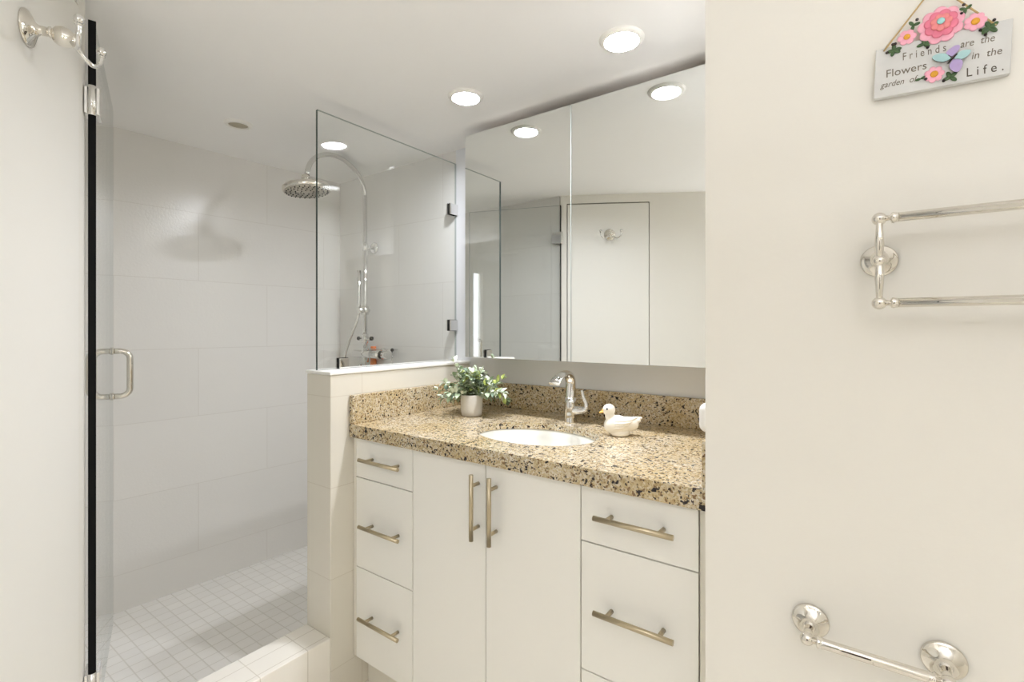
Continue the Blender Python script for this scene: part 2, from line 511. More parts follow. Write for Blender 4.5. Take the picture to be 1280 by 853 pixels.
# unseen uplighter added in the hallway as fill for the ceiling
LX, LY = 0.50, -0.85
t = thing('fill_uplighter', 'unseen white uplighter added in the hallway to brighten the ceiling', 'added fill lamp', (LX, LY, 0))
bm = bmesh.new(); add_lathe(bm, (LX, LY, 0.0), (0, 0, 1), [(0.14, 0), (0.14, 0.012), (0.12, 0.02), (0.02, 0.03)], 36)
obj('base', bm, M['trim_white'], t)
bm = bmesh.new(); add_tube(bm, [(LX, LY, 0.028), (LX, LY, 1.16)], 0.012, 16)
obj('pole', bm, M['trim_white'], t)
bm = bmesh.new(); add_lathe(bm, (LX, LY, 1.155), (0, 0, 1), [(0.015, 0), (0.06, 0.01), (0.14, 0.05), (0.19, 0.11), (0.185, 0.11), (0.135, 0.055), (0.05, 0.018), (0.0, 0.014)], 40, close=False)
obj('lamp_shade', bm, M['trim_white'], t)
bm = bmesh.new(); add_lathe(bm, (LX, LY, 1.235), (0, 0, 1), [(0.155, 0), (0.155, 0.004), (0, 0.006)], 40)
obj('diffuser', bm, M['uplight_fill'], t)

# ------------------------------------------------------------------ shower glass panel
def pane_mesh(p0, p1, z0, z1, th):
    """A glass sheet from p0 to p1; big faces slot 0, edges slot 1."""
    p0 = Vector(p0); p1 = Vector(p1)
    d = (p1 - p0).normalized(); n = Vector((-d.y, d.x)) * th / 2
    bm = bmesh.new()
    add_prism(bm, [tuple(p0 + n), tuple(p1 + n), tuple(p1 - n), tuple(p0 - n)], z0, z1)
    bm.normal_update()
    n3 = Vector((n.x, n.y, 0)).normalized()
    for f in bm.faces:
        f.material_index = 0 if abs(f.normal.dot(n3)) > 0.9 else (1 if f.calc_center_median().xy.to_tuple(3) == ((p0).to_tuple(3)) else 2)
    return bm
ZG = 2.012
t = thing('glass_panel', 'fixed clear glass panel standing on the tiled half wall', 'shower glass', (X_GLASS, 1.32, Z_PONY))
obj('pane', pane_mesh((X_GLASS, PONY[2] + 0.003), (X_GLASS, Y_BACK - 0.003), Z_PONY + 0.001, ZG, 0.010), [M['glass'], M['glass_edge'], M['glass_rim']], t)
def clamp(y0, y1, z0, z1):
    bm = bmesh.new()
    for s in (-1, 1):
        a, b = sorted((X_GLASS + s * 0.0052, X_GLASS + s * 0.014))
        add_box(bm, a, b, y0, y1, z0, z1)
    o = obj('wall_clamp', bm, M['chrome'], t, 0.0015)
    bm = bmesh.new()
    for s in (-1, 1):
        a, b = sorted((X_GLASS + s * 0.005, X_GLASS + s * 0.0056))
        add_box(bm, a, b, y0 - 0.0015, y1 + 0.0015, z0 - 0.0015, z1 + 0.0015)
    obj('gasket', bm, M['rubber'], o)
clamp(1.630, 1.678, 1.775, 1.823)
clamp(1.630, 1.678, 1.250, 1.298)
clamp(1.060, 1.098, Z_PONY + 0.001, Z_PONY + 0.038)

# ------------------------------------------------------------------ shower door, swung inwards
H0 = Vector((X_GLASS, 0.372)); DD = Vector((-0.949, 0.315)).normalized()
DN = Vector((-DD.y, DD.x))
if DN.y > 0: DN = -DN           # DN points to the near wall
t = thing('shower_door', 'open frameless glass shower door seen nearly edge-on', 'shower door', (H0.x, H0.y, 0.24))
p1 = H0 + DD * 0.600
obj('pane', pane_mesh(H0, p1, 0.245, ZG, 0.010), [M['glass'], M['glass_edge'], M['glass_rim']], t)
bm = bmesh.new()
e0 = H0 - DD * 0.004
add_prism(bm, [tuple(e0 + DN * 0.0075), tuple(e0 - DN * 0.0075), tuple(H0 - DN * 0.0075), tuple(H0 + DN * 0.0075)], 0.245, ZG)
obj('edge_seal', bm, M['rubber'], t)
for z in (1.815, 0.385):
    bm = bmesh.new()
    for s in (-1, 1):
        a = H0 - DD * 0.010 + DN * (s * 0.0080); b = H0 + DD * 0.050 + DN * (s * 0.0080)
        a2 = a + DN * (s * 0.007); b2 = b + DN * (s * 0.007)
        q = [tuple(a), tuple(b), tuple(b2), tuple(a2)]
        add_prism(bm, q if s > 0 else q[::-1], z - 0.033, z + 0.033)
    hg = obj('hinge', bm, M['chrome'], t, 0.0015)
    bm = bmesh.new()
    a = H0 - DD * 0.006
    add_tube(bm, [(a.x, a.y, z - 0.036), (a.x, a.y, z + 0.036)], 0.0085, 16)
    obj('pin', bm, M['chrome'], hg)
hp = H0 + DD * 0.540
for s in (-1, 1):
    bm = bmesh.new()
    zc, hh, out, rr = 1.1075, 0.076, 0.053, 0.026
    def hpt(o, z):
        q = hp + DN * (s * o); return Vector((q.x, q.y, z))
    path = [hpt(0.0055, zc - hh), hpt(out - rr, zc - hh)]
    for k in range(1, 8):
        a = k / 8 * math.pi / 2
        path.append(hpt(out - rr + rr * math.sin(a), zc - hh + rr - rr * math.cos(a)))
    path.append(hpt(out, zc - hh + rr))
    path.append(hpt(out, zc + hh - rr))
    for k in range(1, 8):
        a = k / 8 * math.pi / 2
        path.append(hpt(out - rr + rr * math.cos(a), zc + hh - rr + rr * math.sin(a)))
    path += [hpt(out - rr, zc + hh), hpt(0.0055, zc + hh)]
    add_tube(bm, path, 0.0095, 16)
    ph = obj('pull_handle', bm, M['chrome_warm'], t)
    for zz in (zc - hh, zc + hh):
        bm = bmesh.new()
        c = hpt(0.0053, zz)
        add_lathe(bm, c, (DN.x * s, DN.y * s, 0), [(0.0125, 0), (0.0125, 0.004), (0.0105, 0.005)], 20)
        obj('washer', bm, M['chrome_warm'], ph)

# ------------------------------------------------------------------ shower column
RX, RY = -2.120, 1.618
HEAD = Vector((-1.869, 1.140, 1.824))
t = thing('shower_column', 'chrome exposed shower column with rain head and hand shower', 'shower', (RX, RY, 1.1))
bm = bmesh.new()
zt = 1.945
add_tube(bm, [(RX, RY, 1.13), (RX, RY, 1.42), (RX, RY, zt)], 0.0115, 18)
obj('riser', bm, M['chrome'], t)
bm = bmesh.new()
A = Vector((RX, RY, zt)); B = HEAD + Vector((0, 0, 0.062))
path = []
mid = (A + B) / 2
for k in range(25):
    a = math.pi * k / 24
    p = mid + (A - B) / 2 * math.cos(a)
    p.z += (2.052 - mid.z) * math.sin(a)
    path.append(p)
add_tube(bm, path, 0.0105, 16)
obj('arm', bm, M['chrome'], t)
bm = bmesh.new()
hn = Vector((0.10, 0.06, -1)).normalized()
add_lathe(bm, HEAD - hn * 0.066, hn, [(0.011, 0), (0.016, 0.004), (0.017, 0.022), (0.013, 0.030), (0.022, 0.036), (0.060, 0.040), (0.088, 0.046), (0.094, 0.052), (0.094, 0.066), (0.090, 0.069)], 44)
hd = obj('shower_head', bm, M['chrome_warm'], t)
bm = bmesh.new()
add_lathe(bm, HEAD + hn * 0.0032, hn, [(0.088, 0), (0.088, 0.002), (0.0, 0.003)], 44)
u = hn.orthogonal().normalized(); v = hn.cross(u)
for ring, nn in ((0.025, 8), (0.045, 14), (0.064, 20), (0.080, 26)):
    for k in range(nn):
        a = 2 * math.pi * k / nn
        add_lathe(bm, HEAD + hn * 0.005 + (u * math.cos(a) + v * math.sin(a)) * ring, hn, [(0.0028, 0), (0.002, 0.004)], 6, mi=1)
obj('nozzle_plate', bm, [M['nozzle'], M['dark_metal']], hd)
bm = bmesh.new()
add_tube(bm, [(RX, RY, 1.682), (RX, Y_BACK, 1.682)], 0.010, 14)
add_lathe(bm, (RX, Y_BACK, 1.682), (0, -1, 0), [(0.030, 0), (0.030, 0.006), (0.024, 0.012), (0.012, 0.016)], 28)
add_lathe(bm, (RX, RY, 1.662), (0, 0, 1), [(0.013, 0), (0.016, 0.004), (0.016, 0.036), (0.013, 0.040)], 20)
obj('wall_bracket', bm, M['chrome'], t)
bm = bmesh.new()
add_tube(bm, [(RX, RY, 1.33), (RX, RY, 1.375)], 0.019, 18)
add_tube(bm, [(RX, RY, 1.352), (RX + 0.005, RY - 0.045, 1.352)], [0.012, 0.014], 14)
add_tube(bm, [(RX - 0.035, RY, 1.352), (RX + 0.03, RY, 1.352)], 0.010, 14)
obj('slider', bm, M['chrome'], t)
bm = bmesh.new()
add_tube(bm, [(RX - 0.036, RY - 0.012, 1.335), (RX - 0.034, RY - 0.012, 1.38), (RX - 0.033, RY - 0.012, 1.47), (RX - 0.033, RY - 0.012, 1.56)], [0.009, 0.011, 0.010, 0.0125], 14)
obj('hand_shower', bm, M['chrome'], t)
bm = bmesh.new()
add_tube(bm, spline([(RX - 0.036, RY - 0.012, 1.335), (RX - 0.050, RY - 0.02, 1.28), (RX - 0.080, RY - 0.04, 1.19), (RX - 0.105, RY - 0.05, 1.10), (RX - 0.09, RY - 0.05, 1.03), (RX - 0.05, RY - 0.03, 1.02), (RX - 0.03, RY - 0.005, 1.075)], 8), 0.0075, 10)
obj('hose', bm, M['chrome'], t)
bm = bmesh.new()
add_tube(bm, [(RX - 0.085, RY, 1.127), (RX + 0.125, RY, 1.127)], 0.021, 22)
add_tube(bm, [(RX, RY, 1.085), (RX, RY, 1.16)], 0.018, 18)
for dx in (-0.06, 0.075):
    add_tube(bm, [(RX + dx, RY, 1.127), (RX + dx, Y_BACK, 1.127)], 0.015, 16)
    add_lathe(bm, (RX + dx, Y_BACK, 1.127), (0, -1, 0), [(0.032, 0), (0.030, 0.008), (0.016, 0.012)], 24)
vl = obj('valve_bar', bm, M['chrome'], t)
bm = bmesh.new()
add_tube(bm, [(RX + 0.126, RY, 1.127), (RX + 0.150, RY, 1.127)], 0.020, 20, mi=1)
add_tube(bm, [(RX + 0.150, RY, 1.127), (RX + 0.185, RY, 1.127)], [0.024, 0.021], 20)
obj('temperature_knob', bm, [M['chrome'], M['rubber']], vl)
bm = bmesh.new()
add_tube(bm, [(RX - 0.045, RY, 1.208), (RX + 0.045, RY, 1.208)], 0.0095, 14)
add_tube(bm, [(RX, RY, 1.185), (RX, RY, 1.232)], 0.017, 18)
for s in (-1, 1):
    add_tube(bm, [(RX + s * 0.046, RY, 1.208), (RX + s * 0.056, RY, 1.208)], 0.0105, 14, mi=1)
obj('diverter', bm, [M['chrome'], M['rubber']], t)

# wire basket on the far wall behind the valve, with an orange bottle standing in it
cx0, cx1, cy0, cy1 = -2.150, -1.938, 1.6412, 1.6765
bm = bmesh.new()
for z in (1.020, 1.152):
    add_tube(bm, [(cx0, cy1, z), (cx0, cy0, z), (cx1, cy0, z), (cx1, cy1, z)], 0.0028, 8)
for k in range(8):
    x = cx0 + (cx1 - cx0) * k / 7
    add_tube(bm, [(x, cy1, 1.02), (x, cy0, 1.02)], 0.0016, 6)
for x in (cx0, cx1):
    add_tube(bm, [(x, cy0, 1.02), (x, cy0, 1.152)], 0.0028, 8)
add_ball(bm, (cx1 + 0.001, cy0, 1.152), 0.009, mi=1, seg=12)
o = obj('shower_basket', bm, [M['chrome'], M['rubber']], None, origin=(cx0, cy1, 1.02))
tag(o, 'chrome wire basket on the shower wall behind the valve', 'shower basket')
t = thing('bottle', 'orange bottle standing behind the chrome shower valve', 'bottle', (-2.106, 1.6590, 1.0225))
bm = bmesh.new()
add_lathe(bm, (-2.106, 1.6590, 1.0225), (0, 0, 1), [(0.0145, 0), (0.0160, 0.003), (0.0160, 0.112), (0.014, 0.119), (0.013, 0.122)], 24)
obj('bottle_body', bm, M['orange'], t)
bm = bmesh.new()
add_lathe(bm, (-2.106, 1.6590, 1.1445), (0, 0, 1), [(0.0145, 0), (0.0145, 0.020), (0.013, 0.022)], 20)
obj('cap', bm, M['orange'], t)

# ------------------------------------------------------------------ vanity cabinet
CY = 1.062                 # face of doors and drawers
CX0, CX1 = -1.4565, -0.2645
CZ0, CZ1 = 0.126, 0.886
t = thing('vanity_cabinet', 'cream vanity cabinet with flat doors and bar handles', 'vanity cabinet', (-0.86, 1.37, 0))
bm = bmesh.new()
add_box(bm, CX0, -1.4425, CY + 0.002, 1.675, CZ0, CZ1)
add_box(bm, -0.2905, CX1, CY + 0.002, 1.675, CZ0, CZ1)
add_box(bm, -1.4425, -0.2905, CY + 0.022, 1.675, CZ0, CZ0 + 0.018)
add_box(bm, -1.4425, -0.2905, 1.66, 1.675, CZ0 + 0.018, CZ1)
add_box(bm, -1.4425, -0.2905, CY + 0.022, CY + 0.040, CZ0 + 0.018, CZ1)
obj('carcass', bm, M['carcass'], t, 0.001)
box_obj('toe_kick', (CX0, CX1, 1.125, 1.143, 0.0, CZ0), M['carcass'], t)
G = 0.0015
def bar_pull(parent, a, b, axis):
    a = Vector(a); b = Vector(b)
    d = (b - a).normalized(); L = (b - a).length
    bm = bmesh.new()
    add_tube(bm, [a, b], 0.0062, 14)
    for f in (0.17, 0.83):
        p = a + d * (L * f)
        add_tube(bm, [p, (p.x, CY, p.z)], 0.0052, 12)
    obj('handle', bm, M['nickel'], parent)
HY = CY - 0.032
def front(kind, x0, x1, z0, z1, ha, hb):
    bm = bmesh.new(); add_box(bm, x0 + G, x1 - G, CY, CY + 0.019, z0 + G, z1 - G)
    o = obj(kind, bm, M['cabinet'], t, 0.0012)
    bar_pull(o, (ha[0], HY, ha[1]), (hb[0], HY, hb[1]), None)
XL, XA, XB, XC, XR = -1.4410, -1.1575, -0.8640, -0.5690, -0.2917
ZA, ZB = 0.749, 0.440
TOP = CZ1 - 0.002
front('drawer', XL, XA, ZA, TOP, (-1.385, 0.8205), (-1.190, 0.8205))
front('drawer', XL, XA, ZB, ZA, (-1.385, 0.5975), (-1.190, 0.5975))
front('drawer', XL, XA, CZ0, ZB, (-1.388, 0.289), (-1.192, 0.289))
front('door', XA, XB, CZ0, TOP, (-0.8905, 0.8575), (-0.8905, 0.6755))
front('door', XB, XC, CZ0, TOP, (-0.8275, 0.8585), (-0.8275, 0.6765))
front('drawer', XC, XR, ZA, TOP, (-0.520, 0.8225), (-0.3355, 0.8225))
front('drawer', XC, XR, ZB, ZA, (-0.520, 0.6035), (-0.3355, 0.6035))
front('drawer', XC, XR, CZ0, ZB, (-0.520, 0.289), (-0.3355, 0.289))

# ------------------------------------------------------------------ granite worktop, sink
SX0, SX1, SY0, SY1 = -1.456, -0.2645, 1.046, 1.678
ZTOP = 0.930
SC = Vector((-0.860, 1.305)); SA, SB = 0.206, 0.155
t = thing('countertop', 'speckled tan granite worktop with low splashbacks', 'countertop', (-0.86, 1.36, 0.886))
bm = bmesh.new()
outer = [bm.verts.new((x, y, ZTOP)) for x, y in ((SX0, SY0), (SX1, SY0), (SX1, SY1), (SX0, SY1))]
ell = [bm.verts.new((SC.x + SA * math.cos(a), SC.y + SB * math.sin(a), ZTOP)) for a in (2 * math.pi * k / 72 for k in range(72))]
ed = [bm.edges.new((outer[i], outer[(i + 1) % 4])) for i in range(4)] + [bm.edges.new((ell[i], ell[(i + 1) % 72])) for i in range(72)]
bmesh.ops.triangle_fill(bm, use_beauty=True, use_dissolve=False, edges=ed)
for f in [f for f in bm.faces if (f.calc_center_median().xy - SC).length < 0.12]:
    bm.faces.remove(f)
r = bmesh.ops.extrude_face_region(bm, geom=bm.faces[:])
for v in [g for g in r['geom'] if isinstance(g, bmesh.types.BMVert)]:
    v.co.z -= 0.022
obj('slab', bm, M['granite'], t)
box_obj('front_edge', (SX0, SX1, SY0, SY0 + 0.014, 0.8865, ZTOP - 0.022), M['granite'], t)
box_obj('splashback', (SX0 + 0.02, SX1 - 0.018, 1.659, 1.678, ZTOP, 1.030), M['granite'], t, 0.0015)
box_obj('splashback', (SX0, SX0 + 0.019, SY0, 1.678, ZTOP, 1.030), M['granite'], t, 0.0015)
box_obj('splashback', (SX1 - 0.018, SX1, SY0, 1.678, ZTOP, 1.030), M['granite'], t, 0.0015)

t = thing('sink', 'white oval undermount basin set in the granite worktop', 'sink', (SC.x, SC.y, 0.76))
bm = bmesh.new()
prof = [(1.10, 0.9078), (1.10, 0.900), (1.13, 0.900)]
inner = [(1.12, 0.9076), (1.02, 0.9076), (1.005, 0.903), (0.98, 0.880), (0.93, 0.845), (0.80, 0.800), (0.60, 0.775), (0.35, 0.763), (0.12, 0.758), (0.10, 0.756)]
outerp = [(0.10, 0.748), (0.40, 0.753), (0.66, 0.768), (0.86, 0.795), (0.98, 0.838), (1.03, 0.880), (1.05, 0.898), (1.12, 0.898)]
rings = []
for s, z in inner + outerp:
    rings.append([bm.verts.new((SC.x + SA * s * math.cos(a), SC.y + SB * s * math.sin(a), z)) for a in (2 * math.pi * k / 64 for k in range(64))])
rings.append(rings[0])
for a, b in zip(rings, rings[1:]):
    for k in range(64):
        f = bm.faces.new((a[k], a[(k + 1) % 64], b[(k + 1) % 64], b[k])); f.smooth = True
obj('basin', bm, M['porcelain'], t)
bm = bmesh.new()
add_lathe(bm, (SC.x, SC.y, 0.752), (0, 0, 1), [(0.014, 0), (0.019, 0.006), (0.024, 0.0085), (0.022, 0.011), (0.012, 0.0105), (0, 0.010)], 28)
obj('drain', bm, M['chrome'], t)

# ------------------------------------------------------------------ faucet
FX, FY = -0.859, 1.528
t = thing('faucet', 'chrome single-lever faucet with arched spout behind the sink', 'faucet', (FX, FY, ZTOP))
bm = bmesh.new()
add_lathe(bm, (FX, FY, ZTOP), (0, 0, 1), [(0.0230, 0), (0.0230, 0.003), (0.0222, 0.006), (0.0215, 0.030), (0.0225, 0.050), (0.0210, 0.070), (0.0192, 0.088)], 28)
fb = obj('faucet_body', bm, M['chrome'], t)
bm = bmesh.new()
path = spline([(FX, FY, 1.010), (FX, FY + 0.003, 1.045), (FX, FY + 0.001, 1.075), (FX, FY - 0.012, 1.095), (FX, FY - 0.035, 1.104), (FX, FY - 0.065, 1.101), (FX, FY - 0.095, 1.088), (FX, FY - 0.110, 1.074)], 6)
n = len(path)
# spout: a round neck that flattens into a wide lip
rings = []
for i, p in enumerate(path):
    f = i / (n - 1)
    tdir = (path[min(i + 1, n - 1)] - path[max(i - 1, 0)]).normalized()
    nrm = Vector((1, 0, 0)).cross(tdir).normalized()
    w = 0.0192 + 0.003 * max(0, f - 0.45) / 0.55
    h = 0.0195 - 0.0110 * min(1, f / 0.75)
    rings.append([bm.verts.new(p + Vector((1, 0, 0)) * w * math.cos(a) + nrm * h * math.sin(a)) for a in (2 * math.pi * k / 24 for k in range(24))])
for a, b in zip(rings, rings[1:]):
    for k in range(24):
        f = bm.faces.new((a[k], a[(k + 1) % 24], b[(k + 1) % 24], b[k])); f.smooth = True
bm.faces.new(rings[0][::-1]); bm.faces.new(rings[-1])
obj('spout', bm, M['chrome'], t)
bm = bmesh.new()
add_tube(bm, spline([(FX + 0.010, FY, 0.972), (FX + 0.035, FY, 0.974), (FX + 0.052, FY, 0.977), (FX + 0.063, FY, 0.985)], 5), [0.016, 0.016, 0.0155, 0.0155, 0.015, 0.0145, 0.014, 0.0135, 0.013, 0.0125, 0.012, 0.0115, 0.011, 0.0105, 0.010, 0.006], 18)
lv = spline([(FX + 0.062, FY, 0.980), (FX + 0.060, FY, 1.000), (FX + 0.051, FY - 0.002, 1.022), (FX + 0.047, FY - 0.004, 1.046)], 5)
add_tube(bm, lv, [0.009 - 0.0045 * i / (len(lv) - 1) for i in range(len(lv))], 12)
obj('lever', bm, M['chrome'], t)

# ------------------------------------------------------------------ potted plant
random.seed(11)
PX, PY = -1.228, 1.425
t = thing('potted_plant', 'small bushy green plant in a pale grey pot on the granite', 'plant', (PX, PY, ZTOP))
bm = bmesh.new()
add_lathe(bm, (PX, PY, ZTOP + 0.0005), (0, 0, 1), [(0.036, 0), (0.0385, 0.002), (0.0405, 0.02), (0.0425, 0.078), (0.0415, 0.080), (0.038, 0.080), (0.037, 0.066), (0.0, 0.066)], 40)
pot = obj('pot', bm, M['pot'], t)
bm = bmesh.new()
add_lathe(bm, (PX, PY, ZTOP + 0.0665), (0, 0, 1), [(0.0368, 0), (0.030, 0.006), (0, 0.010)], 28)
obj('soil', bm, M['soil'], t)
leaves = bmesh.new(); stems = bmesh.new()
def leaf(p, d, up, L, W, mi):
    d = d.normalized(); side = d.cross(up)
    if side.length < 1e-3: side = d.orthogonal()
    side.normalize(); nn = side.cross(d).normalized()
    rows = [(0.0, 0.10, 0.0), (0.22, 0.75, 0.05), (0.48, 1.0, 0.07), (0.76, 0.70, 0.03), (1.0, 0.06, -0.07)]
    for s in (1, -1):                       # upper and under skin, 0.5 mm apart
        prev = None
        for f, w, b in rows:
            c = p + d * (L * f) + nn * (b * L + s * 0.00025)
            cur = [leaves.verts.new(c - side * W * w + nn * W * 0.35 * w), leaves.verts.new(c), leaves.verts.new(c + side * W * w + nn * W * 0.35 * w)]
            if prev:
                for k in (0, 1):
                    q = (prev[k], prev[k + 1], cur[k + 1], cur[k])
                    fc = leaves.faces.new(q if s > 0 else q[::-1]); fc.smooth = True; fc.material_index = mi
            prev = cur
base = Vector((PX, PY, ZTOP + 0.070))
spots = []
for i in range(60):
    az = i * 2.39996 + random.uniform(-0.3, 0.3)
    el = random.choice((0.15, 0.4, 0.6, 0.85, 1.1, 1.35)) + random.uniform(-0.12, 0.15)
    L = random.uniform(0.080, 0.125) * (0.95 if el < 0.9 else 0.92)
    spots.append((az, el, L))
# the sprigs that stand out: one high to the left, one flat to the left, one yellow to the right
right = Vector((0.808, 0.589, 0)); toward = Vector((0.589, -0.808, 0))
named = [(-right * 0.36 + Vector((0, 0, 0.90)) + toward * .05, 0.158), (-right * 0.92 + Vector((0, 0, 0.46)), 0.125), (right * 0.80 + Vector((0, 0, 0.62)), 0.125), (right * 0.86 + Vector((0, 0, 0.26)), 0.10)]
dirs = [(Vector((math.cos(a) * math.cos(e), math.sin(a) * math.cos(e), math.sin(e))), L) for a, e, L in spots] + named
for i, (d, L) in enumerate(dirs):
    d = d.normalized()
    start = base + Vector((d.x, d.y, 0)) * 0.022
    droop = 0.25 if d.z < 0.5 else 0.08
    pts = []
    for k in range(7):
        f = k / 6
        pts.append(start + d * (L * f) - Vector((0, 0, droop * L * f * f)))
    if any(p.z < ZTOP + 0.02 for p in pts): continue
    if any(p.y > 1.640 for p in pts): continue
    if d.z < 0.42 and d.dot(toward) > 0.35: continue
    add_tube(stems, pts, [0.0014 - 0.0007 * k / 6 for k in range(7)], 6)
    for k in range(1, 7):
        for s in (0, 1):
            td = (pts[k] - pts[k - 1]).normalized()
            side = td.cross(Vector((0, 0, 1)))
            if side.length < 0.1: side = td.orthogonal()
            side.normalize()
            rot = Matrix.Rotation(random.uniform(0, 6.28), 3, td)
            ld = (td * 0.55 + (rot @ side) * (1 if s else -1) * 0.8)
            mi = random.choices((0, 1, 2, 3), (4, 4.2, 1.2, 1.8))[0]
            if i == len(dirs) - 2: mi = random.choice((2, 2, 0))
            leaf(pts[k], ld, Vector((random.uniform(-.3, .3), random.uniform(-.3, .3), 1)), random.uniform(0.020, 0.033), random.uniform(0.0065, 0.0100), mi)
    leaf(pts[-1], pts[-1] - pts[-2], Vector((0.2, 0.1, 1)), 0.024, 0.006, random.choice((0, 1)))
obj('stems', stems, M['stem'], t)['kind'] = 'stuff'
obj('foliage', leaves, [M['leaf_a'], M['leaf_b'], M['leaf_c'], M['leaf_d']], t)['kind'] = 'stuff'

# ------------------------------------------------------------------ ceramic duck
DX, DY = -0.628, 1.424
fw = Vector((-0.86, -0.51, 0)).normalized(); sdw = Vector((-fw.y, fw.x, 0)); up = Vector((0, 0, 1))
t = thing('duck_figurine', 'small white ceramic duck beside the faucet', 'figurine', (DX, DY, ZTOP))
def dk(a, b, c): return Vector((DX, DY, ZTOP)) + fw * a + sdw * b + up * c
R3 = Matrix((fw, sdw, up)).transposed().to_4x4()
bm = bmesh.new()
add_ball(bm, dk(0.008, 0, 0.032), 0.034, seg=24, scale=(1.20, 0.85, 0.92), rot=R3)
add_ball(bm, dk(-0.024, 0, 0.036), 0.027, seg=24, scale=(1.25, 0.85, 0.85), rot=R3)
add_ball(bm, dk(-0.048, 0, 0.047), 0.014, seg=20, scale=(1.2, 0.75, 0.6), rot=R3)
add_ball(bm, dk(-0.061, 0, 0.055), 0.007, seg=16, scale=(1.2, 0.8, 0.55), rot=R3)
add_ball(bm, dk(0.030, 0, 0.060), 0.0150, seg=20, scale=(1, 1, 1.2), rot=R3)
add_ball(bm, dk(0.033, 0, 0.079), 0.0185, seg=24, scale=(1.05, 0.95, 1), rot=R3)
add_lathe(bm, dk(0.0, 0, 0.0005), up, [(0.026, 0), (0.030, 0.006), (0.028, 0.014)], 28)
body = obj('duck_body', bm, M['duck'], t)
md = body.modifiers.new('fuse', 'REMESH'); md.mode = 'VOXEL'; md.voxel_size = 0.0018; md.use_smooth_shade = True
md = body.modifiers.new('soften', 'SMOOTH'); md.factor = 0.5; md.iterations = 6
for s in (-1, 1):
    bm = bmesh.new()
    for k, (dz, ln, th) in enumerate(((0.050, 1.0, 0.0034), (0.0435, 0.93, 0.0032), (0.037, 0.84, 0.0032), (0.0305, 0.70, 0.0030))):
        pts = []
        for q in range(9):
            f = q / 8
            a = 0.022 - 0.080 * f * ln
            b = 0.0292 - 0.019 * abs(f - 0.30) ** 1.5 * 2.0 - (0.004 if k == 0 else 0) - max(0, f - 0.7) * 0.018
            pts.append(dk(a, s * b, dz - 0.004 + 0.004 * f * (1 + f) + (0.0 if f < 0.6 else (f - 0.6) * 0.012)))
        add_tube(bm, pts, [th * (0.55 + 0.9 * math.sin(math.pi * min(1, 0.15 + q / 9))) * (1 if q < 8 else 0.4) for q in range(9)], 10)
    obj('wing', bm, M['duck'], t)
bm = bmesh.new()
add_ball(bm, dk(0.054, 0, 0.0725), 0.0085, seg=16, scale=(1.2, 0.85, 0.42), rot=R3 @ Matrix.Rotation(0.35, 4, 'Y'))
add_ball(bm, dk(0.049, 0, 0.0760), 0.0075, seg=16, scale=(0.9, 0.8, 0.8), rot=R3)
obj('beak', bm, M['beak'], t)
for s in (-1, 1):
    bm = bmesh.new()
    add_ball(bm, dk(0.0400, s * 0.0150, 0.0835), 0.0030, seg=12)
    obj('eye', bm, M['eye'], t)

# ------------------------------------------------------------------ plug-in device on the alcove wall
t = thing('air_freshener', 'white rounded plug-in device at the cream wall edge above the granite', 'plug-in device', (X_ALC, 1.15, 1.032))
bm = bmesh.new(); add_box(bm, -0.306, X_ALC, 1.100, 1.160, 1.0345, 1.098)
o = obj('housing', bm, M['white_plastic'], t, 0.016, seg=5)
bm = bmesh.new()
add_lathe(bm, (-0.300, 1.185, 1.0312), (0, 0, 1), [(0.012, 0), (0.015, 0.003), (0.016, 0.020), (0.010, 0.030), (0.009, 0.036)], 20)
obj('refill', bm, M['clear_plastic'], t)

# ------------------------------------------------------------------ mirrored wall cabinet
MY = 1.4948
MX0, MXS, MX1 = -1.3227, -0.8385, -0.264
MZ0, MZ1 = 1.1452, 2.031
t = thing('mirror_cabinet', 'mirrored two-door cabinet on the wall above the vanity', 'mirror cabinet', (-0.79, Y_BACK, MZ0))
bm = bmesh.new(); add_box(bm, MX0 + 0.002, MX1, MY + 0.020, Y_BACK - 0.0005, MZ0 + 0.002, MZ1 - 0.002)
bm.normal_update()
for f in bm.faces:
    if f.normal.z > 0.9: f.material_index = 1
obj('cabinet_body', bm, [M['white_board'], M['dimmed_top']], t, 0.001)
for x0, x1 in ((MX0, MXS - 0.0015), (MXS + 0.0015, MX1)):
    bm = bmesh.new(); add_box(bm, x0, x1, MY + 0.005, MY + 0.019, MZ0, MZ1)
    d = obj('door', bm, M['white_board'], t, 0.001)
    bm = bmesh.new()
    add_box(bm, x0, x1, MY, MY + 0.005, MZ0, MZ1, 1)
    bm.normal_update()
    for f in bm.faces:
        if f.calc_center_median().y < MY + 0.001: f.material_index = 0
    obj('mirror_glass', bm, [M['mirror'], M['mirror_edge']], d)

